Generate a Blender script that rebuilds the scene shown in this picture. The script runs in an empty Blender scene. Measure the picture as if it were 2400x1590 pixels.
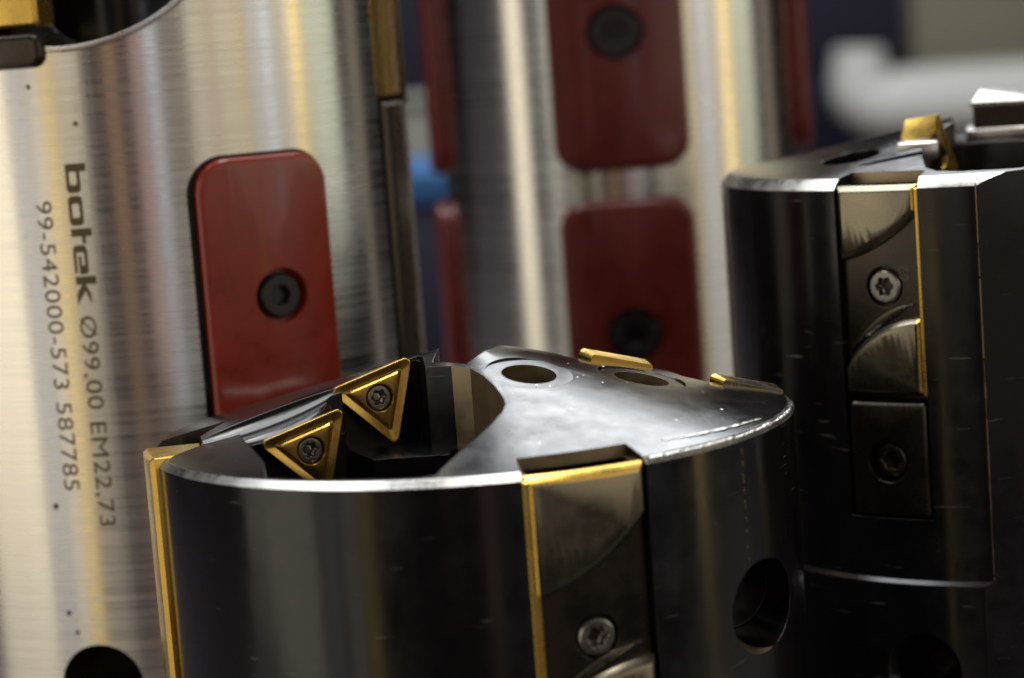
import bpy, bmesh, math, random
from mathutils import Vector, Matrix
random.seed(7)
sc = bpy.context.scene
R_ = math.radians
MM = 0.001                      # every length below is in millimetres

# ------------------------------------------------------------------ camera
EYE = 145.0                     # camera height above the bench
pitch, roll = R_(7.2), R_(4.3)
fwd = Vector((0, math.cos(pitch), -math.sin(pitch)))
r0 = Vector((1, 0, 0)); u0 = r0.cross(fwd)
rt = math.cos(roll) * r0 - math.sin(roll) * u0
up = math.sin(roll) * r0 + math.cos(roll) * u0
cam = bpy.data.cameras.new('camera'); camo = bpy.data.objects.new('camera', cam)
sc.collection.objects.link(camo); sc.camera = camo
camo.matrix_world = Matrix(((rt.x, up.x, -fwd.x, 0), (rt.y, up.y, -fwd.y, 0), (rt.z, up.z, -fwd.z, EYE * MM), (0, 0, 0, 1)))
cam.lens = 78; cam.sensor_width = 36; cam.clip_start = 0.01; cam.clip_end = 50
cam.dof.use_dof = True; cam.dof.focus_distance = 0.338; cam.dof.aperture_fstop = 14.5
sc.view_settings.view_transform = 'Standard'; sc.view_settings.look = 'None'
sc.view_settings.exposure = 0; sc.view_settings.gamma = 1
sc.render.engine = 'CYCLES'
sc.cycles.use_denoising = True
sc.cycles.max_bounces = 8; sc.cycles.glossy_bounces = 5
sc.cycles.sample_clamp_indirect = 4

# ------------------------------------------------------------------ light
w = bpy.data.worlds.new('World'); sc.world = w; w.use_nodes = True
bg = w.node_tree.nodes['Background']; bg.inputs[0].default_value = (.95, 0.8, 1, 1); bg.inputs[1].default_value = 0.04

KEY = 1.75                      # overall lamp level
def lamp(name, loc, target, sx, sy, radiance, col):
    """an area lamp whose face has the given radiance; loc, target and sizes in mm"""
    l = bpy.data.lights.new(name, 'AREA'); l.shape = 'RECTANGLE'
    l.size, l.size_y = sx * MM, sy * MM
    l.energy = KEY * radiance * math.pi * sx * MM * sy * MM
    l.color = col
    o = bpy.data.objects.new(name, l); sc.collection.objects.link(o)
    p = Vector(loc); o.location = p * MM
    o.rotation_euler = (Vector(target) - p).to_track_quat('-Z', 'Y').to_euler()
    return o

CREAM, WHITE, BLUE, YEL, PINK, GREEN = (1, .90, .71), (1, .97, .90), (.80, .88, 1), (1, .72, .24), (1, .62, .52), (.95, 1, .80)
P0 = (-30, 440)
def strip(a0, a1, rad, col, dist=1100, z0=60, z1=620):
    """an added upright emitter, off frame, that makes one reflected stripe; seen from the tools between azimuths a0 and a1 (0 = towards the camera, + to the right)"""
    a = R_((a0 + a1) / 2); d = dist
    x, y = P0[0] + d * math.sin(a), P0[1] - d * math.cos(a)
    lamp('added_stripe_light', (x, y, (z0 + z1) / 2), (P0[0], P0[1], (z0 + z1) / 2), 2 * d * math.tan(R_((a1 - a0) / 2)), z1 - z0, rad, col)
for a0, a1, rad, col, z0 in ((-79, -51, .85, CREAM, -450), (-50, -47, .34, (1, .9, .8), -450), (-46.5, -45, .8, BLUE, -300), (-44.6, -42, .34, (1, .88, .8), -300), (-41.5, -36, .55, (1, .93, .8), -450), (-35.2, -31, .72, YEL, -450), (-30, -18, .62, CREAM, 60),
                         (-9, -4, .34, (1, .6, .3), 60), (2.5, 7.5, .30, PINK, -200), (9, 13.5, .95, BLUE, 100), (14.5, 24, .11, (1, .82, .62), -300), (25, 35, .62, CREAM, 60), (35.2, 37, .55, (1, .66, .34), 60), (37.4, 48.6, .66, CREAM, 60),
                         (49, 51, .95, YEL, 0), (52, 59, .58, WHITE, 60), (59.3, 63, 1.15, BLUE, 60), (63.4, 71, .55, CREAM, 60), (71.4, 74, 1.0, WHITE, 60), (74.6, 79, 1.35, YEL, -450), (80, 99, .62, GREEN, 70), (108, 116, .13, (1, .85, .62), -300)):
    strip(a0, a1, rad, col, z0=z0)
lamp('ceiling_lamp', (120, 330, 1300), (0, 360, 0), 420, 260, 11.0, (1, .97, .92))
lamp('ceiling_panel_lamp', (-150, 800, 1500), (0, 420, 0), 1900, 900, 4.2, (.95, .98, 1))
lamp('ceiling_panel_lamp', (420, 1750, 1150), (0, 380, 50), 800, 420, 5.5, (.93, .97, 1))

# ------------------------------------------------------------------ materials
def mat(name, col, metallic=0.0, rough=0.4, aniso=0.0, ior=1.5, marks=0.0, mottle=0.0, bevel=0.0, dirt=None, coat=0.0, scratch=0.0, wavy=0.0):
    m = bpy.data.materials.new(name); m.use_nodes = True
    nt = m.node_tree; n = nt.nodes; L = nt.links
    b = n['Principled BSDF']
    b.inputs['Base Color'].default_value = (*col, 1)
    b.inputs['Metallic'].default_value = metallic; b.inputs['Roughness'].default_value = rough
    b.inputs['IOR'].default_value = ior
    b.inputs['Coat Weight'].default_value = coat; b.inputs['Coat Roughness'].default_value = .12
    tc = n.new('ShaderNodeTexCoord')
    colour = None
    if mottle or dirt or scratch:
        rgb = n.new('ShaderNodeRGB'); rgb.outputs[0].default_value = (*col, 1); colour = rgb.outputs[0]
    if mottle:
        nz = n.new('ShaderNodeTexNoise'); nz.inputs['Scale'].default_value = 160; nz.inputs['Detail'].default_value = 6; nz.inputs['Roughness'].default_value = .7
        L.new(tc.outputs['Object'], nz.inputs['Vector'])
        mr = n.new('ShaderNodeMapRange'); mr.inputs[3].default_value = rough * (1 - mottle); mr.inputs[4].default_value = rough * (1 + mottle)
        mr.inputs[1].default_value = .3; mr.inputs[2].default_value = .7
        L.new(nz.outputs[0], mr.inputs[0]); L.new(mr.outputs[0], b.inputs['Roughness'])
        mc = n.new('ShaderNodeMapRange'); mc.inputs[1].default_value = .3; mc.inputs[2].default_value = .7
        mc.inputs[3].default_value = 1 - mottle * .6; mc.inputs[4].default_value = 1 + mottle * .6
        L.new(nz.outputs[0], mc.inputs[0])
        mx = n.new('ShaderNodeVectorMath'); mx.operation = 'SCALE'
        L.new(colour, mx.inputs[0]); L.new(mc.outputs[0], mx.inputs['Scale']); colour = mx.outputs[0]
    if scratch:
        # thin bright handling scratches in random directions
        mp = n.new('ShaderNodeMapping'); mp.inputs['Scale'].default_value = (90, 90, 1400); mp.inputs['Rotation'].default_value = (.5, .2, .3)
        L.new(tc.outputs['Object'], mp.inputs['Vector'])
        nz = n.new('ShaderNodeTexNoise'); nz.inputs['Scale'].default_value = 1; nz.inputs['Detail'].default_value = 3
        L.new(mp.outputs[0], nz.inputs['Vector'])
        mr = n.new('ShaderNodeMapRange'); mr.inputs[1].default_value = .70; mr.inputs[2].default_value = .78; mr.inputs[4].default_value = scratch
        L.new(nz.outputs[0], mr.inputs[0])
        mx = n.new('ShaderNodeMix'); mx.data_type = 'RGBA'; mx.inputs['B'].default_value = (.55, .54, .5, 1)
        L.new(mr.outputs[0], mx.inputs['Factor']); L.new(colour, mx.inputs['A']); colour = mx.outputs['Result']
    if dirt:
        nz = n.new('ShaderNodeTexVoronoi'); nz.inputs['Scale'].default_value = dirt; nz.inputs['Randomness'].default_value = 1
        L.new(tc.outputs['Object'], nz.inputs['Vector'])
        mr = n.new('ShaderNodeMapRange'); mr.inputs[1].default_value = .03; mr.inputs[2].default_value = .06
        L.new(nz.outputs['Distance'], mr.inputs[0])
        mx = n.new('ShaderNodeMix'); mx.data_type = 'RGBA'; mx.inputs['A'].default_value = (.03, .025, .02, 1)
        L.new(mr.outputs[0], mx.inputs['Factor']); L.new(colour, mx.inputs['B']); colour = mx.outputs['Result']
    if colour is not None: L.new(colour, b.inputs['Base Color'])
    nrm = None
    if bevel:
        bv = n.new('ShaderNodeBevel'); bv.samples = 4; bv.inputs['Radius'].default_value = bevel * MM; nrm = bv.outputs[0]
    if marks:
        # turning marks: fine rings round the upright axis
        mp = n.new('ShaderNodeMapping'); mp.inputs['Scale'].default_value = (12, 12, 1700)
        L.new(tc.outputs['Object'], mp.inputs['Vector'])
        nz = n.new('ShaderNodeTexNoise'); nz.inputs['Scale'].default_value = 1; nz.inputs['Detail'].default_value = 4; nz.inputs['Roughness'].default_value = .65
        L.new(mp.outputs[0], nz.inputs['Vector'])
        bp = n.new('ShaderNodeBump'); bp.inputs['Strength'].default_value = marks; bp.inputs['Distance'].default_value = .0001
        L.new(nz.outputs[0], bp.inputs['Height'])
        tr = n.new('ShaderNodeMapRange'); tr.inputs[1].default_value = .3; tr.inputs[2].default_value = .7; tr.inputs[3].default_value = .88; tr.inputs[4].default_value = 1.05
        L.new(nz.outputs[0], tr.inputs[0])
        sv = n.new('ShaderNodeVectorMath'); sv.operation = 'SCALE'; sv.inputs[0].default_value = col
        L.new(tr.outputs[0], sv.inputs['Scale']); L.new(sv.outputs[0], b.inputs['Base Color'])
        rr_ = n.new('ShaderNodeMapRange'); rr_.inputs[1].default_value = .35; rr_.inputs[2].default_value = .65; rr_.inputs[3].default_value = rough * .84; rr_.inputs[4].default_value = rough * 1.2
        L.new(nz.outputs[0], rr_.inputs[0]); L.new(rr_.outputs[0], b.inputs['Roughness'])
        if nrm: L.new(nrm, bp.inputs['Normal'])
        nrm = bp.outputs[0]
    if wavy:
        nz = n.new('ShaderNodeTexNoise'); nz.inputs['Scale'].default_value = 190; nz.inputs['Detail'].default_value = 5
        L.new(tc.outputs['Object'], nz.inputs['Vector'])
        bp = n.new('ShaderNodeBump'); bp.inputs['Strength'].default_value = wavy; bp.inputs['Distance'].default_value = .0002
        L.new(nz.outputs[0], bp.inputs['Height'])
        if nrm: L.new(nrm, bp.inputs['Normal'])
        nrm = bp.outputs[0]
    if nrm: L.new(nrm, b.inputs['Normal'])
    if aniso:
        tg = n.new('ShaderNodeTangent'); tg.direction_type = 'RADIAL'; tg.axis = 'Z'
        b.inputs['Anisotropic'].default_value = aniso; b.inputs['Anisotropic Rotation'].default_value = 0.25
        L.new(tg.outputs[0], b.inputs['Tangent'])
    return m

M = {}
M['steel'] = mat('turned_steel', (.80, .77, .70), 1, .285, .90, marks=.09, dirt=None)
M['black'] = mat('blackened_steel', (.005, .0045, .005), 0, .22, .82, ior=1.43, mottle=.34, bevel=.35, scratch=.30, coat=.10, wavy=.16)
M['bare'] = mat('bare_ground_steel', (.56, .55, .52), 1, .30, mottle=.35, bevel=.25)
M['gold'] = mat('gold_nitride_coating', (.60, .39, .085), .9, .27, mottle=.25, bevel=.18, scratch=.25)
M['worn'] = mat('worn_gold_coating', (.36, .22, .05), .9, .36, mottle=.3, bevel=.18)
M['carbide'] = mat('ground_carbide', (.19, .17, .125), .95, .28, mottle=.25, bevel=.3)
M['darkcarbide'] = mat('dark_carbide', (.055, .046, .036), .85, .28, mottle=.25, bevel=.3)
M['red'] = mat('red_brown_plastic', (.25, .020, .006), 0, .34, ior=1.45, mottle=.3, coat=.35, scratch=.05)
M['red_dim'] = mat('red_plastic_dim', (.115, .010, .006), 0, .36, ior=1.45, mottle=.3, coat=.2)  # darker copy of the red plastic; weaker light put into its colour
M['socket'] = mat('black_oxide_screw', (.035, .033, .035), .6, .32, mottle=.3, bevel=.15)
M['screwsteel'] = mat('screw_steel', (.30, .29, .27), .95, .28, mottle=.3, bevel=.15)
M['ink'] = mat('laser_marking', (.13, .09, .045), .3, .5)
M['mark'] = mat('embossed_carbide', (.09, .08, .075), .7, .3)
M['bore_lit'] = mat('drilled_and_lit_metal', (.24, .19, .12), .85, .38, mottle=.3)  # drilled holes, plus walls and edges brightened through their colour
M['bench'] = mat('bench_top', (.05, .045, .05), 0, .45, mottle=.3)
M['wall'] = mat('shop_wall', (.014, .012, .013), 0, .8, mottle=.2)
M['pale'] = mat('pale_grey_plastic', (.78, .78, .73), 0, .6)
M['navy'] = mat('navy_paint', (.006, .005, .024), 0, .6)
M['card'] = mat('pale_card', (.20, .20, .175), 0, .7)
M['blue'] = mat('blue_plastic', (.010, .075, .21), 0, .5)
M['brown'] = mat('brown_grey_card', (.25, .23, .17), 0, .8)

# ------------------------------------------------------------------ mesh helpers
def link(name, me, parent=None, mats=(), sharp=28):
    if sharp:
        me.polygons.foreach_set('use_smooth', [True] * len(me.polygons)); me.set_sharp_from_angle(angle=R_(sharp))
    o = bpy.data.objects.new(name, me); sc.collection.objects.link(o)
    for m in mats: me.materials.append(m)
    if parent: o.parent = parent
    return o
def to_mesh(bm, scale=MM):
    bmesh.ops.recalc_face_normals(bm, faces=bm.faces[:])
    for v in bm.verts: v.co *= scale
    me = bpy.data.meshes.new('shape'); bm.to_mesh(me); bm.free(); return me
def part(name, bm, m, parent, sharp=28, label=None):
    o = link(name, to_mesh(bm), parent, m if isinstance(m, (list, tuple)) else (m,), sharp)
    if label: o['label'] = label
    return o
def thing(name, label, cat, loc, rz=0, group=None):
    o = bpy.data.objects.new(name, None); sc.collection.objects.link(o); o.empty_display_size = .02
    o.location = Vector(loc) * MM; o.rotation_euler.z = rz; o['label'] = label; o['category'] = cat
    if group: o['group'] = group
    return o
def boolean(base, cutters):
    """base and cutters are bmeshes in mm; each cutter is (operation, bmesh); returns a bmesh"""
    def tmp(bm):
        bmesh.ops.recalc_face_normals(bm, faces=bm.faces[:])
        me = bpy.data.meshes.new('t'); bm.to_mesh(me); bm.free()
        o = bpy.data.objects.new('t', me); sc.collection.objects.link(o); return o
    b = tmp(base); cs = []
    for op, c in cutters:
        co = tmp(c); cs.append(co)
        md = b.modifiers.new('b', 'BOOLEAN'); md.operation = op; md.object = co; md.solver = 'EXACT'
    dg = bpy.context.evaluated_depsgraph_get(); dg.update()
    ev = b.evaluated_get(dg); out = bmesh.new(); out.from_mesh(ev.data)
    for o in cs + [b]:
        me = o.data; bpy.data.objects.remove(o); bpy.data.meshes.remove(me)
    return out
def ring_strip(bm, rings, close_first=True, close_last=True):
    """rings: lists of points with equal counts; walls between them, caps at the ends"""
    vs = [[bm.verts.new(p) for p in r] for r in rings]; fs = []
    for a, b in zip(vs, vs[1:]):
        n = len(a)
        fs.append([bm.faces.new((a[i], a[(i + 1) % n], b[(i + 1) % n], b[i])) for i in range(n)])
    if close_first: bm.faces.new(vs[0][::-1])
    if close_last: bm.faces.new(vs[-1])
    return vs, fs
def lathe(profile, seg=256):
    """profile: (r, z) from bottom axis to top axis"""
    bm = bmesh.new()
    rings = [[(r * math.sin(2 * math.pi * i / seg), -r * math.cos(2 * math.pi * i / seg), z) for i in range(seg)] for r, z in profile]
    ring_strip(bm, rings); return bm
def prism(poly, z0, z1):
    bm = bmesh.new(); ring_strip(bm, [[(x, y, z0) for x, y in poly], [(x, y, z1) for x, y in poly]]); return bm
def box(x0, x1, y0, y1, z0, z1, bev=0, seg=2):
    bm = prism([(x0, y0), (x1, y0), (x1, y1), (x0, y1)], z0, z1)
    bmesh.ops.recalc_face_normals(bm, faces=bm.faces[:])
    if bev: bmesh.ops.bevel(bm, geom=bm.edges[:], offset=bev, segments=seg, affect='EDGES', profile=.5)
    return bm
def move(bm, mtx): bmesh.ops.transform(bm, matrix=mtx, verts=bm.verts[:]); return bm
def merge(a, b):
    me = bpy.data.meshes.new('t'); b.to_mesh(me); b.free(); a.from_mesh(me); bpy.data.meshes.remove(me); return a
def cyl(r, p0, p1, r2=None, seg=48):
    p0, p1 = Vector(p0), Vector(p1); d = p1 - p0; q = d.to_track_quat('Z', 'Y').to_matrix().to_4x4()
    bm = bmesh.new(); r2 = r if r2 is None else r2
    ring_strip(bm, [[(r * math.cos(2 * math.pi * i / seg), r * math.sin(2 * math.pi * i / seg), 0) for i in range(seg)],
                    [(r2 * math.cos(2 * math.pi * i / seg), r2 * math.sin(2 * math.pi * i / seg), d.length) for i in range(seg)]])
    return move(bm, Matrix.Translation(p0) @ q)
def pol(R, deg, z=0): return Vector((R * math.sin(R_(deg)), -R * math.cos(R_(deg)), z))
def arc_poly(R0, R1, a0, a1, n=24):
    a = [a0 + (a1 - a0) * i / n for i in range(n + 1)]
    return [tuple(pol(R1, t)[:2]) for t in a] + [tuple(pol(R0, t)[:2]) for t in reversed(a)]
def wrap(bm, R, step=1.0):
    """bend a flat part lying in (s, z, height) round a cylinder of radius R: s runs along the circumference"""
    bmesh.ops.triangulate(bm, faces=[f for f in bm.faces if len(f.verts) > 4])
    lo = min(v.co.x for v in bm.verts); hi = max(v.co.x for v in bm.verts)
    s = math.floor(lo) + step
    while s < hi:
        bmesh.ops.bisect_plane(bm, geom=bm.verts[:] + bm.edges[:] + bm.faces[:], plane_co=(s, 0, 0), plane_no=(1, 0, 0), dist=1e-5); s += step
    for v in bm.verts:
        a = v.co.x / R; r = R + v.co.z; v.co = Vector((r * math.sin(a), -r * math.cos(a), v.co.y))
    return bm
def rrect(x0, x1, y0, y1, r, n=8):
    pts = []
    for cx, cy, a in ((x1 - r, y1 - r, 0), (x0 + r, y1 - r, 90), (x0 + r, y0 + r, 180), (x1 - r, y0 + r, 270)):
        for i in range(n + 1): t = R_(a + 90 * i / n); pts.append((cx + r * math.cos(t), cy + r * math.sin(t)))
    return pts
def inset(pts, d):
    """shift a counter-clockwise outline inwards by d"""
    n = len(pts); out = []
    for i in range(n):
        p, q, s = Vector(pts[i - 1]), Vector(pts[i]), Vector(pts[(i + 1) % n])
        e1, e2 = (q - p), (s - q)
        if e1.length < 1e-9: e1 = e2
        if e2.length < 1e-9: e2 = e1
        n1 = Vector((-e1.y, e1.x)).normalized(); n2 = Vector((-e2.y, e2.x)).normalized()
        b = (n1 + n2); b = b / max(b.dot(b) / 2, .35)
        out.append(tuple(q + b * d))
    return out
def plate(pts, h0, h1, levels):
    """flat plate over an outline; levels = [(inset, height below the top)] shapes the edge"""
    bm = bmesh.new(); rings = [[(x, y, h0) for x, y in pts]]
    for d, drop in levels: rings.append([(x, y, h1 - drop) for x, y in (inset(pts, d) if d else pts)])
    vs, fs = ring_strip(bm, rings); return bm, fs
def screw(name, parent, pos, normal, r, kind='torx', depth=1.6, m=None, h=3.0, rs=None, bev=.35):
    """a countersunk socket screw as one lathed head with a cut socket"""
    n = 72; rs = rs or r * .52
    def sock(t, k=1.0):
        if kind == 'torx': return rs * k * (1 + .13 * math.cos(6 * t))
        if kind == 'round': return rs * k
        t2 = (t % (math.pi / 3)) - math.pi / 6
        return rs * k * math.cos(math.pi / 6) / math.cos(t2)
    T = [2 * math.pi * i / n for i in range(n)]
    c = lambda f, z: [(f(t) * math.cos(t), f(t) * math.sin(t), z) for t in T]
    bm = bmesh.new()
    ring_strip(bm, [c(lambda t: r, -h), c(lambda t: r, -bev), c(lambda t: r - bev * .4, -bev * .35), c(lambda t: r - bev, 0), c(lambda t: sock(t) + bev * .25, 0), c(sock, -bev * .3),
                    c(sock, -depth), c(lambda t: sock(t, .5), -depth - rs * .3)])
    q = Vector(normal).normalized().to_track_quat('Z', 'Y').to_matrix().to_4x4()
    move(bm, Matrix.Translation(Vector(pos)) @ q)
    return part(name, bm, m or M['socket'], parent, 30)

def triangle_ring(rho, rc, z, k=7, m=6, a0=90):
    """rounded triangle of inradius rho and corner radius rc"""
    pts = []; cr = 2 * (rho - rc)
    for c in range(3):
        ac = R_(a0 + 120 * c); cx, cy = cr * math.cos(ac), cr * math.sin(ac)
        arc = [(cx + rc * math.cos(ac + R_(-60 + 120 * i / k)), cy + rc * math.sin(ac + R_(-60 + 120 * i / k))) for i in range(k + 1)]
        pts += arc
        an = R_(a0 + 120 * (c + 1)); nx, ny = cr * math.cos(an), cr * math.sin(an)
        e = arc[-1]; s = (nx + rc * math.cos(an + R_(-60)), ny + rc * math.sin(an + R_(-60)))
        pts += [(e[0] + (s[0] - e[0]) * i / m, e[1] + (s[1] - e[1]) * i / m) for i in range(1, m)]
    return [(x, y, z) for x, y in pts]
def triangle_insert(parent, centre, yaw, a0, size=3.9, thick=3.4, pitch=0, name='cutting_insert', dull=False):
    """three-cornered indexable insert: rake face looks along yaw (0 = -y), corners at a0 + 120 k in the face plane"""
    rho = size; bm = bmesh.new()
    circ = lambda r, z: [(r * p[0] / math.hypot(p[0], p[1]), r * p[1] / math.hypot(p[0], p[1]), z) for p in triangle_ring(rho, .9, 0, a0=a0)]
    T = lambda d, z, rc: triangle_ring(rho - d, rc, z, a0=a0)
    ring_strip(bm, [T(.55, -thick, .6), T(.06, -.25, .85), T(0, -.08, .9), T(.10, 0, .85), T(.28, -.02, .8), T(1.18, -.42, .42), T(1.30, -.42, .38), T(1.75, .10, .18), T(1.85, .12, .15),
                    circ(2.12 * size / 3.9, .12), circ(2.0 * size / 3.9, -.1), circ(1.95 * size / 3.9, -1.6)])
    c, s = math.cos(R_(yaw)), math.sin(R_(yaw))
    # face plane axes: u = (c, s, 0), v = z, normal = (s, -c, 0)
    Mx = Matrix(((c, 0, s, centre[0]), (s, 0, -c, centre[1]), (0, 1, 0, centre[2]), (0, 0, 0, 1)))
    Mx = Mx @ Matrix.Rotation(R_(pitch), 4, 'X')
    for f in bm.faces:                              # the raised middle of the face is worn duller than the rims
        if all(.04 < v.co.z for v in f.verts) or (dull and all(v.co.z < -.2 for v in f.verts) and f.calc_center_median().x < 2.2): f.material_index = 1
    move(bm, Mx)
    o = part(name, bm, [M['gold'], M['carbide'] if dull else M['worn']], parent, 22)
    nrm = Mx.to_3x3() @ Vector((0, 0, 1))
    screw('clamp_screw', o, Mx @ Vector((0, 0, -.25)), nrm, 1.86 * size / 3.9, 'torx', 1.0, M['screwsteel'], 1.3, rs=1.04 * size / 3.9, bev=.3)
    return o

def dark_inside(bm, R):
    """shade put into the colour: bores, windows, flutes and recesses get darker materials than the bright outside"""
    for f in bm.faces:
        c = f.calc_center_median(); n = f.normal
        if min(math.hypot(v.co.x, v.co.y) for v in f.verts) < R - 1.2 and abs(n.z) < .99 or (c.length and math.hypot(c.x, c.y) < R - .4 and (n.x * c.x + n.y * c.y) < .2 * R and abs(n.z) < .99): f.material_index = 2 if (c.z < 70 and c.x < 10) else 1
def cone_z(x, y, k, R): return k * (R - math.hypot(x, y))

# ------------------------------------------------------------------ the setting
o = link('workbench', to_mesh(box(-420, 420, 235, 2300, -45, 0, 3)), None, (M['bench'],), 30); o['kind'] = 'structure'
o = link('floor', to_mesh(prism([(-4000, -4000), (4000, -4000), (4000, 2700), (-4000, 2700)], -900, -880)), None, (M['bench'],), 0); o['kind'] = 'structure'
bm = box(-4000, 4000, 2600, 2660, -880, 2400)
o = link('wall', to_mesh(bm), None, (M['wall'],), 0); o['kind'] = 'structure'

# ------------------------------------------------------------------ guide pads
def guide_pad(parent, R, s0, s1, z0, z1, rc, proud, mtl, hole_s, hole_z, hole_r=4.6, name='guide_pad', socket='hex', label=None, sink=2.2, bev=1.0, screw_r=None):
    pts = rrect(s0, s1, z0, z1, rc)
    bm, _ = plate(pts, -2.2, proud, [(0, bev), (bev * .3, bev * .35), (bev * .7, bev * .08), (bev * 1.3, 0)])
    hole = cyl(hole_r, (hole_s, hole_z, proud - sink - .01), (hole_s, hole_z, proud + 3))
    bm = boolean(bm, [('DIFFERENCE', hole)])
    wrap(bm, R)
    o = part(name, bm, mtl, parent, 35, label)
    n = pol(1, math.degrees(hole_s / R))
    sr = screw_r or hole_r - .9
    screw('socket_screw', o, n * (R + proud - .55) + Vector((0, 0, hole_z)), n, sr, socket, 2.2, M['socket'], 1.6, rs=sr * .48, bev=.5)
    return o
def pad_recess(R, s0, s1, z0, z1, rc, gap=.5, depth=2.0):
    bm, _ = plate(rrect(s0 - gap, s1 + gap, z0 - gap, z1 + gap, rc + gap), -depth, 4, [(0, 0)])
    return wrap(bm, R)

# ------------------------------------------------------------------ lettering
def letters(text, size, x0, y0, width=None):
    """flat outline mesh of built-in-font text, starting at x0 on baseline y0; returns bmesh"""
    cu = bpy.data.curves.new('t', 'FONT'); cu.body = text; cu.size = size; cu.resolution_u = 5; cu.space_character = 1.06
    o = bpy.data.objects.new('t', cu); sc.collection.objects.link(o)
    dg = bpy.context.evaluated_depsgraph_get(); dg.update()
    me = o.evaluated_get(dg).to_mesh(); bm = bmesh.new(); bm.from_mesh(me); o.evaluated_get(dg).to_mesh_clear()
    bpy.data.objects.remove(o); bpy.data.curves.remove(cu)
    lo = min(v.co.x for v in bm.verts); hi = max(v.co.x for v in bm.verts)
    k = width / (hi - lo) if width else 1
    for v in bm.verts: v.co = Vector((x0 + (v.co.x - lo) * k, y0 + v.co.y, 0))
    return bm
def along(bm, R, phi, ztop):
    """lay text (x along the line, y = letter height) down an upright cylinder, reading from top to bottom"""
    base = R_(phi) * R
    for v in bm.verts: v.co = Vector((base + v.co.y, ztop - v.co.x, .03))
    return wrap(bm, R, .7)
def stroke_word():
    """the wide heavy lower-case maker's word, from strokes: units = x-height 1"""
    W = bmesh.new(); t = .34
    def poly(p): W.faces.new([W.verts.new((x, y, 0)) for x, y in p])
    def loop(x0, x1, y0, y1, r, tx, ty):
        a = rrect(x0, x1, y0, y1, r, 5); b = rrect(x0 + tx, x1 - tx, y0 + ty, y1 - ty, r * .45, 5)
        for i in range(len(a)): j = (i + 1) % len(a); poly([a[i], a[j], b[j], b[i]])
    loop(0, 2.0, 0, 1, .28, .54, .24); poly([(0, .0), (.54, .0), (.54, 1.45), (0, 1.45)])          # b
    loop(2.2, 4.25, 0, 1, .3, .54, .24)                                                          # o
    poly([(4.45, 0), (5.0, 0), (5.0, 1.45), (4.45, 1.45)]); poly([(5.0, .74), (5.5, .74), (5.5, 1.0), (5.0, 1.0)])   # t
    # e
    poly([(5.6, .2), (5.75, .06), (5.95, 0), (6.1, .26), (6.1, .74), (5.95, 1), (5.75, .94), (5.6, .8)])
    poly([(5.95, 0), (7.5, 0), (7.5, .22), (6.1, .22)]); poly([(5.95, 1), (6.1, .76), (7.0, .76), (7.4, 1)]); poly([(7.0, .76), (7.0, .56), (7.6, .40), (7.6, .85), (7.4, 1)])
    poly([(6.35, .56), (6.35, .36), (7.5, .36), (7.6, .40), (7.0, .56)])
    poly([(7.75, 0), (8.3, 0), (8.3, 1.45), (7.75, 1.45)])                                        # k
    poly([(8.3, .42), (8.95, 0), (9.7, 0), (8.75, .62)]); poly([(8.3, .42), (8.75, .62), (9.7, 1), (8.95, 1), (8.3, .68)])
    return W

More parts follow.
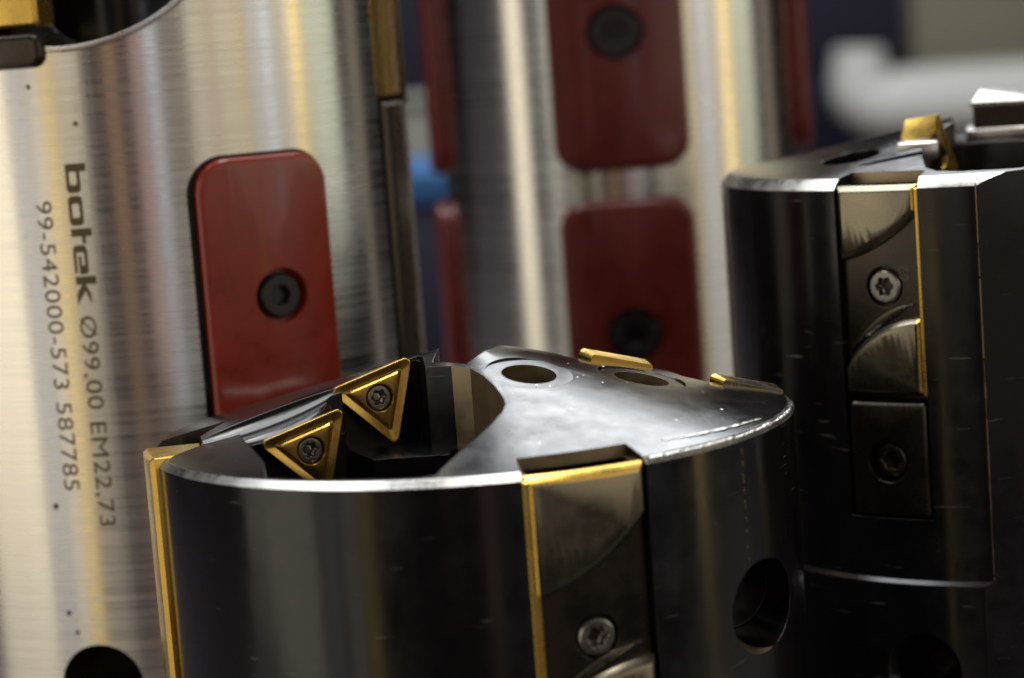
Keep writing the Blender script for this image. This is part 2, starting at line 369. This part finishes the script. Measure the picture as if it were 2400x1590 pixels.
# ================================================================== left tall bright head
def left_head():
    R, H = 49.5, 205.0; Z = 145.0            # Z: height of the camera, which the fitted heights refer to
    t = thing('drill_head', 'tall bright turned steel drill head with engraved lettering and one red guide pad', 'drill head', (-67, 430, 0))
    base = lathe([(R - 1.5, 0), (R, 1.5), (R, H - 2), (R - 2, H), (R - 12, H + 2)], 288)
    s = lambda phi: R_(phi) * R
    ps0, ps1, pz0, pz1 = s(16.9), s(45.6), Z - 64.5, Z - 13.4
    cut = [('DIFFERENCE', pad_recess(R, ps0 - .9, ps1, pz0, pz1, 6.2, .55)),
           ('DIFFERENCE', wrap(plate([(-5.5 + 33 * math.cos(2 * math.pi * i / 96), Z + 40.6 + 33 * math.sin(2 * math.pi * i / 96)) for i in range(96)], -22, 5, [(0, 0)])[0], R)),
           ('DIFFERENCE', cyl(7.6, pol(6, -11.2, Z - 104.4), pol(R + 5, -11.2, Z - 104.4))),
           ('DIFFERENCE', prism(arc_poly(R - 7, R + 6, 67, 112), -1, H + 20))]
    body = boolean(base, cut)
    dark_inside(body, R)
    part('body', body, [M['steel'], M['black'], M['bore_lit']], t, 30)
    # bright turned lip round the chip window
    lip = bmesh.new(); n = 96
    A = [2 * math.pi * i / n for i in range(n)]
    ring_strip(lip, [[(-5.5 + r * math.cos(a), Z + 40.6 + r * math.sin(a), h) for a in A] for r, h in ((32.95, -1.2), (32.95, .05), (33.5, .16), (34.0, .02), (34.0, -.3))], False, False)
    part('window_lip', wrap(lip, R), M['bare'], t, 40)
    pad = guide_pad(t, R, ps0, ps1, pz0, pz1, 5.8, 1.5, M['red'], s(32.7), Z - 38.2, 4.9)
    # chip window fittings
    bm, _ = plate(rrect(-34, -8.6, Z + 4.4, Z + 10.2, 2.2, 6), -9, 1.6, [(0, 1.0), (.35, .3), (1.0, 0)])
    part('insert_seat', wrap(bm, R), M['darkcarbide'], t)
    bm, _ = plate(rrect(-36, -10.2, Z + 11.4, Z + 48, .8, 3), -9, -1.5, [(0, .8), (.6, 0)])
    o = part('cutting_insert', wrap(bm, R), M['gold'], t)
    # flank insert and its dark carrier in the chip flute on the right
    bm, _ = plate(rrect(s(67.2), s(90), Z - 5.5, H - 4, .8, 3), -6.9, -.3, [(0, .7), (.6, 0)])
    part('cutting_insert', wrap(bm, R), M['gold'], t)
    bm, _ = plate(rrect(s(90.3), s(104), Z - 7.5, H - 3, .8, 3), -6.9, .8, [(0, .7), (.6, 0)])
    part('insert_seat', wrap(bm, R), M['darkcarbide'], t)
    bm, _ = plate(rrect(s(69.6), s(108), 6, Z - 6.4, .6, 3), -6.9, .5, [(0, .8), (.6, 0)])
    part('flute_block', wrap(bm, R), M['darkcarbide'], t)
    # lettering
    W = stroke_word()
    k = 24.3 / 9.7
    for v in W.verts: v.co = Vector((v.co.x * k, v.co.y * k, 0))
    part('engraved_word', along(W, R, -8.3, Z - 12.3), M['ink'], t, 0)
    part('engraved_text', along(letters('Ø99,00 EM22,73', 4.1, 0, 0, 37.0), R, -8.3, Z - 38.6), M['ink'], t, 0)
    part('engraved_text', along(letters('99-542000-573 587785', 4.1, 0, 0, 50.6), R, -15.1, Z - 18.4), M['ink'], t, 0)
    # small pits and specks
    random.seed(5)
    sp = bmesh.new()
    for phi, z, r in ((-14.2, 1.2, .42), (-5.2, -5.6, .42), (-17.5, -71.8, .55), (-17.0, -91.0, .5), (-15.5, -94.5, .4)):
        p = pol(R, phi, Z + z); merge(sp, cyl(r, p * 1 + pol(-.2, phi, 0), p + pol(.04, phi, 0), seg=14))
    o = part('pit', sp, M['ink'], t, 40); o['kind'] = 'stuff'
    return t
left_head()

# ================================================================== tall bright head behind
def centre_head():
    R, H = 44.5, 215.0; Z = 145.0
    t = thing('drill_head', 'tall bright drill head at the back with red pads stacked one above the other', 'drill head', (31, 560, 0))
    s = lambda phi: R_(phi) * R
    body = lathe([(R - 1.5, 0), (R, 1.5), (R, H - 2), (R - 2, H), (R - 12, H + 2)], 256)
    mid, half = -2.7, 20.2
    rec = []
    for c in (0, 93, -93):
        for z0, z1 in ((Z - 27.4, Z + 36), (Z - 98, Z - 34.6)):
            rec.append((c, z0, z1))
    part('body', boolean(body, [('DIFFERENCE', pad_recess(R, s(mid + c - half), s(mid + c + half), z0, z1, 6.5, .4)) for c, z0, z1 in rec]), M['steel'], t, 30)
    for c, z0, z1 in rec:
        hz = Z + 4.2 if z1 > Z else Z - 66
        guide_pad(t, R, s(mid + c - half), s(mid + c + half), z0, z1, 6.3, 2.8 if not c else 3.6, M['red_dim'], s(mid + c), hz, 6.4, sink=3.6, bev=1.4, screw_r=5.9)
    return t
centre_head()

# ------------------------------------------------------------------ scooped carbide pads of the dark heads
def scooped_pad(parent, R, a0, a1, ztop, zbot, arc_lo, arc_hi, low_lo, low_hi, screw_a, screw_z, screw_r, gold_left, proud=.35, depth=5.0, mark=None, floor=1.4, face='carbide'):
    """a long ground pad: coated edges, two raised lands with a scooped dark valley between them and a torx screw in the valley"""
    s = lambda a: R_(a) * R
    s0, s1 = s(a0), s(a1)
    pts = rrect(s0, s1, zbot, ztop, .5, 2)
    bm, fs = plate(pts, -depth, -floor, [(0, 0)])
    hole = cyl(screw_r * 1.16, (s(screw_a), screw_z, -floor - 1.6), (s(screw_a), screw_z, 5), r2=screw_r * 1.16)
    bm = boolean(bm, [('DIFFERENCE', hole)])
    o = part('guide_pad', wrap(bm, R), M['darkcarbide'], parent); parent = o
    def land(low, name):
        n = 14; c = 1.1
        if not low:
            # upper land: straight top, curved lower border sinking to the left
            crv = [(s0 + (s1 - s0) * i / n, arc_lo + (arc_hi - arc_lo) * (.42 * i / n + .58 * (i / n) ** 2.3)) for i in range(n + 1)]
            out = crv + [(s1, ztop), (s0, ztop)]
        else:
            crv = [(s0 + (s1 - s0) * i / n, low_lo + (low_hi - low_lo) * math.sin(math.pi / 2 * (i / n) ** .75)) for i in range(n + 1)]
            out = [(s0, zbot), (s1, zbot)] + crv[::-1]
        bm, fs = plate(out, -depth, proud, [(0, floor * .55 + proud), (.25, .75), (.9, .12), (1.25, 0)])
        bm.faces.ensure_lookup_table()
        # gold coating on the bevelled top and side edges
        wrap(bm, R, 1.2)
        bmesh.ops.recalc_face_normals(bm, faces=bm.faces[:])
        for f in bm.faces:
            c = f.calc_center_median(); ang = math.degrees(math.atan2(c.x, -c.y)); r = math.hypot(c.x, c.y)
            edge = (ang < a0 + 1.55) if gold_left else (ang > a1 - 1.0)
            top = c.z > ztop - 1.25 and not low
            if edge and r < R + proud - .015 or (top and r < R + proud - .015 and gold_left): f.material_index = 1
        return part(name, bm, [M[face], M['gold']], parent, 24)
    land(False, 'polished_land'); land(True, 'polished_land')
    # thin coated strip down the whole edge
    e0, e1 = (s0 - .25, s0 + 1.15) if gold_left else (s1 - .45, s1 + .25)
    bm, _ = plate([(e0, zbot), (e1, zbot), (e1, ztop - .6), (e0, ztop - .6)], -depth, proud - .25, [(0, .2), (.15, 0)])
    part('coated_edge', wrap(bm, R), M['gold'], parent)
    # raised rib beside the lower land
    n = 14
    up_ = [(s0 + (s1 - s0) * (.05 + .85 * i / n), low_lo + 2.2 + (low_hi - low_lo) * math.sin(math.pi / 2 * (i / n) ** .85)) for i in range(n + 1)]
    dn = [(x, y - .9 * math.sin(math.pi * max(.04, min(.96, i / n))) - .1) for i, (x, y) in enumerate(up_)]
    bm, _ = plate(dn + up_[::-1], -floor - .5, -floor + .7, [(0, .4), (.12, 0)])
    part('rib', wrap(bm, R), M[face], parent)
    n_ = pol(1, screw_a)
    screw('torx_screw', parent, n_ * (R - floor + .1) + Vector((0, 0, screw_z)), n_, screw_r, 'torx', 1.5, M['screwsteel'], 2.2, rs=screw_r * .5, bev=.45)
    if mark:
        bm = letters(mark[0], mark[1], 0, 0)
        for v in bm.verts: v.co = Vector((s(mark[2]) - v.co.y, mark[3] + v.co.x, -floor + .05))
        part('embossed_mark', wrap(bm, R, .7), M['mark'], parent, 0)

# ================================================================== dark cutter head in front
def front_head():
    R, ZR, k = 49.5, 90.0, .25                      # rim radius, rim height, slope of the face
    t = thing('cutter_head', 'blackened cutter head in front with gold three-cornered inserts on its conical face', 'cutter head', (-7, 340, 0))
    cz = lambda x, y: cone_z(x, y, k, R)
    base = lathe([(R - 2, -ZR), (R, -ZR + 2), (R, -.9), (R - 1.0, 0.12)] + [(r, k * (R - r)) for r in (46, 40, 32, 24, 16, 9, 5)], 288)
    mouth = [(-34.5, -14.6), (-29.7, -12.6), (-19.2, -8.8), (-20.6, -6.4), (-20.6, -3.6), (-8.0, .9), (-6.9, -2.2), (-6.4, -8.2), (-2.4, -9.7), (.4, -11.4), (2.4, -14.6), (3.9, -18.5), (5.0, -22.5),
             (5.35, -25.2), (4.8, -28), (3.2, -32), (1.0, -36.6), (-1.6, -41.2), (-4.6, -47.2)]
    mouth += [tuple(pol(47.9, a)[:2]) for a in (-8, -14, -20, -26, -31, -36)] + [(-29.0, -33), (-31.2, -26), (-33.2, -20)]
    back = [(-5.2, -6.6), (-.2, -9.6), (2.4, -5.0), (7.2, 6.2), (13.6, 3.4), (15.2, 1.0), (20, 2.6), (30.4, 6.5), (33.0, 1.0), (36.4, -.6), (41, 1.0), (52, 5.0), (54, 30), (20, 56), (-12, 54), (-14, 22), (-4.6, 6.0), (-4.4, 1)]
    cut = [('DIFFERENCE', prism(mouth, -55, 30)), ('DIFFERENCE', prism(back, -45, 30)),
           ('DIFFERENCE', prism(arc_poly(44.3, 60, 8.1, 28.9), -48, 30)),
           ('DIFFERENCE', prism(arc_poly(42.0, 60, -81.6, -69.4), -ZR - 5, 30)),
           ('DIFFERENCE', prism([(-60, -7.6), (-41.5, -9.4), (-37.6, -1.6), (-60, 2.5)], -2.2, 30))]
    for x, y, r in ((9.2, -12.6, 4.1), (26.2, -6.6, 4.2)):
        n = Vector((k * x / math.hypot(x, y), k * y / math.hypot(x, y), 1)).normalized(); p = Vector((x, y, cz(x, y)))
        cut.append(('DIFFERENCE', cyl(r, p - n * 9, p + n * 6, seg=64)))
        cut.append(('DIFFERENCE', cyl(r + 2.6, p - n * .30, p + n * 6, seg=64)))
    # long scooped groove behind the second insert, with a second scoop inside it
    for cx_, cy_, up_, la, wa, da in ((-31.0, -10.2, .7, 13.0, 4.3, 2.9), (-29.5, -12.2, -.4, 8.6, 2.6, 2.6)):
        e = bmesh.new(); bmesh.ops.create_uvsphere(e, u_segments=48, v_segments=24, radius=1)
        tilt = Matrix.Rotation(R_(20), 4, 'Z') @ Matrix.Rotation(-math.atan(k) * .93, 4, 'Y')
        move(e, Matrix.Translation(Vector((cx_, cy_, cz(cx_, cy_) + up_))) @ tilt @ Matrix.Diagonal((la, wa, da, 1)))
        cut.append(('DIFFERENCE', e))
    # deep wrench hole low on the right, with its flared mouth
    hc, hd = pol(R, 55.6, -25.6), pol(1, 20)
    cut += [('DIFFERENCE', cyl(6.5, hc - hd * 13, hc + hd * 30)), ('DIFFERENCE', cyl(5.9, hc - hd * 3, hc + hd * 7, r2=8.4)),
            ('DIFFERENCE', cyl(2.4, hc - hd * 24 + Vector((-1.8, 0, 3.4)), hc - hd * 10 + Vector((-1.8, 0, 3.4))))]
    body = boolean(base, cut)
    bmesh.ops.recalc_face_normals(body, faces=body.faces[:])
    for f in body.faces:                            # the ground chamfer round the rim is bare metal
        c = f.calc_center_median(); r = math.hypot(c.x, c.y); n = f.normal
        if R - 1.3 < r < R + .1 and c.z > -1 and .3 < n.z < .93: f.material_index = 1
        q = c - pol(R, 55.6, -25.6); hd = pol(1, 20); q = q - hd * q.dot(hd)
        if 6.0 < q.length < 9 and r > 38 and .05 < abs(n.dot(hd)) < .6 and r < R - .05: f.material_index = 2
        for x, y, br in ((9.2, -12.6, 4.1), (26.2, -6.6, 4.2)):      # drilled holes show bare walls
            ax = Vector((k * x / math.hypot(x, y), k * y / math.hypot(x, y), 1)).normalized(); p = c - Vector((x, y, cz(x, y)))
            if abs(n.z) < .3 and -3 < c.x < 6 and -36 < c.y < -9 and n.x < 0: f.material_index = 2  # right wall of the mouth brightened through its colour
            if abs(r - 44.3) < .15 and abs(n.z) < .4 and c.y < -35 and c.x > 4: f.material_index = 2  # recess wall behind the pad: reflected light put into the colour
            if (p - ax * p.dot(ax)).length < br + .1 and abs(n.dot(ax)) < .3: f.material_index = 2
    part('body', body, [M['black'], M['bare'], M['bore_lit']], t, 26).location.z = ZR * MM
    sub = bpy.data.objects.new('face_frame', None)  # rim-height origin for everything mounted on the face
    bpy.data.objects.remove(sub)
    return t, R, ZR, k, cz
fh, FR, FZ, FK, fcz = front_head()
class Lift:                                         # shift parts built at rim height up to where the rim stands
    def __init__(self, root, z): self.root, self.z = root, z
    def __enter__(self): self.before = set(self.root.children)
    def __exit__(self, *a):
        for c in self.root.children:
            if c not in self.before: c.location.z += self.z * MM
with Lift(fh, FZ):
    triangle_insert(fh, (-13.8, -4.9, 5.2), 20, 46, size=4.15)
    triangle_insert(fh, (-24.1, -13.8, -.6), 20, 46, size=4.15)
    triangle_insert(fh, (22.0, 6.2, 3.9), 200, 46)
    triangle_insert(fh, (42.0, 4.1, -1.3), 200, 46, dull=True)
    scooped_pad(fh, FR, 8.3, 28.6, -.45, -46.5, -17.8, -7.6, -34.5, -27.5, 18.9, -23.8, 2.75, True)
    # long coated pad on the left flank
    bm, _ = plate(rrect(R_(-81.4) * FR, R_(-69.3) * FR, -74, .6, .5, 2), -7.3, 1.2, [(0, .7), (.5, 0)])
    part('flank_insert', wrap(bm, FR), M['gold'], fh)
    # ledge at the bottom of the mouth under the first insert
    part('mouth_ledge', prism([(-15, -12.5), (-3.5, -12.5), (-3.5, -5), (-7.5, 1), (-19, -3)], -30, -3.0), M['black'], fh)
    # burr along the worn right part of the rim
    random.seed(11); bm = bmesh.new(); prev = None; N = 110
    for i in range(N + 1):
        a = 29.6 + (84 - 29.6) * i / N
        wv = .26 + .12 * random.random() + (.22 if random.random() < .06 else 0)
        rr = FR - .45 + .14 * random.random(); zz = -.22 - .16 * random.random()
        ring = [bm.verts.new(pol(rr + wv * math.cos(q), a, zz + wv * .8 * math.sin(q))) for q in [2 * math.pi * j / 6 for j in range(6)]]
        if prev:
            for j in range(6): bm.faces.new((prev[j], prev[(j + 1) % 6], ring[(j + 1) % 6], ring[j]))
        prev = ring
    o = part('rim_burr', bm, M['bare'], fh, 60)
    bm = bmesh.new(); prev = None; N = 60
    for i in range(N + 1):
        a = 36 + (62 - 36) * i / N; wv = .12 + .22 * random.random() * math.sin(math.pi * i / N)
        rr = FR - 4.2 + 2.0 * (i / N) + .3 * random.random(); p = pol(rr, a); zz = fcz(p.x, p.y) + .02
        ring = [bm.verts.new(pol(rr + wv * 1.6 * math.cos(q), a, zz + wv * .6 * math.sin(q))) for q in [2 * math.pi * j / 6 for j in range(6)]]
        if prev:
            for j in range(6): bm.faces.new((prev[j], prev[(j + 1) % 6], ring[(j + 1) % 6], ring[j]))
        prev = ring
    part('raised_burr', bm, M['bare'], fh, 60)
    # row of little bright nicks down the right side, scuffs beside it
    bm = bmesh.new()
    for i in range(9):
        z = -2.6 - i * 1.95 + .4 * random.random(); h = .6 + .7 * random.random()
        q, _ = plate([(R_(50.4) * FR - .22, z - h / 2), (R_(50.4) * FR + .22, z - h / 2), (R_(50.4) * FR + .15, z + h / 2), (R_(50.4) * FR - .2, z + h / 2)], -.3, .12, [(0, .08), (.08, 0)])
        merge(bm, wrap(q, FR))
    part('nick_row', bm, M['carbide'], fh)

with Lift(fh, FZ):
    # tiny bright flakes added on the conical face to stand for glints
    random.seed(21); bm = bmesh.new(); n_ = 0
    while n_ < 30:
        a = random.choice((random.uniform(12, 84), random.uniform(12, 84), random.uniform(-68, -42))); r = random.uniform(14, 47); p = pol(r, a)
        if (p.x < 6.5 and p.x > -36 and p.y > -47) or p.y > -1 or (8 < a < 29 and r > 43.5) or math.hypot(p.x - 9.2, p.y + 12.6) < 5 or math.hypot(p.x - 26.2, p.y + 6.6) < 5: continue
        h = .08 + .26 * random.random() ** 3; t0 = random.random() * 6; z = fcz(p.x, p.y); n_ += 1
        ring = [Vector((p.x + h * (.5 + random.random()) * math.cos(t0 + q), p.y + h * (.5 + random.random()) * math.sin(t0 + q), 0)) for q in (0, 1.1, 2.2, 3.3, 4.4, 5.4)]
        lo = [bm.verts.new((v.x, v.y, fcz(v.x, v.y) - .05)) for v in ring]; topv = bm.verts.new((p.x, p.y, z + h * .22))
        for i in range(6): bm.faces.new((lo[i], lo[(i + 1) % 6], topv))
    part('glint_flake', bm, M['bare'], fh, 60)['kind'] = 'stuff'

# ================================================================== dark head on the right
def right_head():
    R, ZR, k = 49.5, 121.0, .18
    t = thing('cutter_head', 'tall blackened cutter head on the right with scooped carbide pad and torx screws', 'cutter head', (89.5, 400, 0), R_(-12.6))
    base = lathe([(R - 2, -ZR), (R + .7, -ZR + 2), (R + .7, -66.9), (R, -66.2), (R, -1.6), (R - .5, -.9), (R - 1.6, .25)] + [(r, k * (R - r)) for r in (46, 40, 32, 24, 16, 9, 5)], 288)
    mouth = [(-11.3, -41.2), (-9.4, -44.0), (-6, -45.6), (0, -46.1), (3.5, -46.0), (8, -43), (13, -42), (20, -44), (30, -38), (30, -10), (12, -4.5), (8, -6.5), (3, -5.5), (-1.0, -4.6), (-6.0, -4.6), (-6.8, -7.6), (-10.9, -19.0), (-12.2, -26), (-12.0, -34)]
    fl = Matrix.Rotation(R_(18), 4, 'Z')
    cut = [('DIFFERENCE', prism(mouth, -50, 30)),
           ('DIFFERENCE', prism([(-7.4, -8), (60, -8), (60, 60), (-7.4, 60)], 2.9, 30)),
           ('DIFFERENCE', move(box(-40, 40, -80, -45.95, -ZR + -5, 40), fl)),
           ('DIFFERENCE', prism(arc_poly(44.2, 60, -32.2, -14.9), -56, 30))]
    x, y = -24.4, -24.0; n = Vector((k * x / math.hypot(x, y), k * y / math.hypot(x, y), 1)).normalized(); p = Vector((x, y, cone_z(x, y, k, R)))
    cut.append(('DIFFERENCE', cyl(5.0, p - n * 9, p + n * 6, seg=64)))
    cut.append(('DIFFERENCE', cyl(5.2, pol(34, -18.1, -81.8), pol(58, -18.1, -81.8))))
    cut.append(('DIFFERENCE', cyl(4.4, pol(47, -18.1, -81.8), pol(52, -18.1, -81.8), r2=8.0)))
    cut.append(('DIFFERENCE', cyl(1.5, (-23.5, -33, cone_z(-23.5, -33, k, R) + .9), (-9, -29, cone_z(-10, -30, k, R) + .2))))
    body = boolean(base, cut)
    bmesh.ops.recalc_face_normals(body, faces=body.faces[:])
    for f in body.faces:
        c = f.calc_center_median(); r = math.hypot(c.x, c.y); nn = f.normal
        if R - 1.9 < r < R + .1 and c.z > -1.7 and .2 < nn.z < .95: f.material_index = 1
        if abs(r - 44.2) < .15 and abs(nn.z) < .4 and c.y < -35 and -26 < c.x < -9: f.material_index = 2  # recess wall above the pad, lit look given by a lighter colour
    part('body', body, [M['black'], M['bare'], M['bore_lit']], t, 26).location.z = ZR * MM
    with Lift(t, ZR):
        scooped_pad(t, R, -32.0, -15.1, -.9, -35.6, -13.4, -5.4, -31.2, -22.6, -23.1, -17.6, 2.85, False, mark=('62', 2.6, -17.9, -16.6))
        # edge highlight built as bright bead segments where the side flat begins
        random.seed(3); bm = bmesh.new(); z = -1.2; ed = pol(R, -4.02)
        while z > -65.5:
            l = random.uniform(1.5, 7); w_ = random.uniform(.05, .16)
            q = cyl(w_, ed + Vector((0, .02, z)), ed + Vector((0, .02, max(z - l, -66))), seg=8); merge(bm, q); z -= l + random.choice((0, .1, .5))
        part('edge_glint', bm, M['bore_lit'], t, 60)
        # lower plain pad
        s = lambda a: R_(a) * R
        bm, _ = plate(rrect(s(-31.2), s(-15.3), -55.6, -36.6, .7, 3), -5, .35, [(0, .5), (.35, .08), (.6, 0)])
        bm = boolean(bm, [('DIFFERENCE', cyl(3.55, (s(-23.3), -46.4, -2.2), (s(-23.3), -46.4, 4)))])
        lp = part('lower_pad', wrap(bm, R), M['darkcarbide'], t)
        n_ = pol(1, -23.3)
        screw('torx_screw', lp, n_ * (R - .9) + Vector((0, 0, -46.4)), n_, 2.9, 'torx', 1.4, M['carbide'], 2.0, rs=1.45, bev=.5)
        triangle_insert(t, (-9.6, -15.2, 1.4), 61, 90, size=4.2, thick=6.3)
        part('insert_shim', box(-16.5, -9.6, -25, -17, 1.5, 4.6, .4), M['bare'], t)
        # clamped block on the far side of the mouth
        bm = prism([(-3.8, 7), (14, 7), (14, 20), (-3.8, 20)], 4.9, 8.9)
        part('clamp_block', bm, M['darkcarbide'], t)
        bm = bmesh.new(); ring_strip(bm, [[(-4.3, 6.6, 8.9), (14.4, 6.6, 8.9), (14.4, 20.4, 8.9), (-4.3, 20.4, 8.9)], [(-4.1, 6.7, 9.7), (14.2, 6.7, 9.4), (14.2, 20.2, 9.4), (-4.1, 20.2, 9.7)],
                                          [(-2.4, 9.0, 11.9), (6.0, 9.0, 10.2), (6.0, 18, 10.2), (-2.4, 18, 11.9)]])
        part('clamp_cap', bm, M['screwsteel'], t)
        part('clamp_base', box(-5.2, 16, 5.0, 22, 2.9, 4.85, .3), M['bare'], t)
    return t
right_head()

# ================================================================== far, blurred things
def tube(pts, rad, seg=16):
    bm = bmesh.new(); rings = []
    P = [Vector(p) for p in pts]
    for i, p in enumerate(P):
        d = (P[min(i + 1, len(P) - 1)] - P[max(i - 1, 0)]).normalized(); a = d.cross(Vector((0, 1, 0))).normalized(); b = d.cross(a)
        r = rad(i / (len(P) - 1)); rings.append([tuple(p + (a * math.cos(2 * math.pi * j / seg) + b * math.sin(2 * math.pi * j / seg)) * r) for j in range(seg)])
    ring_strip(bm, rings); return bm
# pale hose bent like an L, hanging behind the heads on the right
E2 = EYE
def bgp(px, py, y):      # point of the far plane y seen at a place of the photograph (2367 px wide)
    d = fwd + rt * ((px - 1183.5) / 5128.5) + up * ((784 - py) / 5128.5)
    d = d * (y / d.y); return Vector((d.x, d.y, d.z + EYE))
pp = []
for i in range(25):
    q = i / 24
    if q < .3: pp.append(bgp(1985, 110 + 85 * (q / .3), 2350))
    elif q < .6:
        a = (q - .3) / .3 * math.pi / 2; pp.append(bgp(1985 + 65 * (1 - math.cos(a)), 195 + 50 * math.sin(a), 2350))
    else: pp.append(bgp(2050 + 520 * (q - .6) / .4, 245 - 30 * (q - .6) / .4, 2350))
o = link('bent_hose', to_mesh(tube(pp, lambda q: 26 + 14 * min(1, q * 1.4))), None, (M['pale'],), 60)
o['label'] = 'blurred pale grey hose bent like an L behind the right dark cutter head'; o['category'] = 'hose'
def far_box(name, x0, x1, y0, y1, y, d, m, label, cat, lid=6, lid_m=None):
    a, b = bgp(x0, y1, y), bgp(x1, y0, y)
    t = thing(name, label, cat, ((a.x + b.x) / 2, y + d / 2, 0))
    w_, h_, z0 = abs(b.x - a.x) / 2, b.z, max(a.z, 0)
    part('shell', box(-w_, w_, -d / 2, d / 2, z0, h_ - lid, 4), m, t)
    part('lid', box(-w_ - 3, w_ + 3, -d / 2 - 3, d / 2 + 3, h_ - lid, h_, 2), lid_m or m, t)
    return t
far_box('storage_box', 2120, 2560, -140, 225, 2420, 120, M['brown'], 'blurred brown grey box at the back above the pale bent hose', 'box')
far_box('cabinet', 500, 2900, -400, 1400, 2480, 100, M['navy'], 'dark navy cabinet standing far behind the heads, topmost dark mass on the right', 'cabinet')
far_box('parts_bin', 860, 1120, 385, 1500, 1050, 180, M['navy'], 'dark bin with a blurred blue rim seen between the two bright drill heads', 'bin', 16, M['blue'])
far_box('carton', 780, 1200, 205, 1500, 1400, 120, M['card'], 'blurred pale carton standing behind the blue rimmed bin', 'carton')
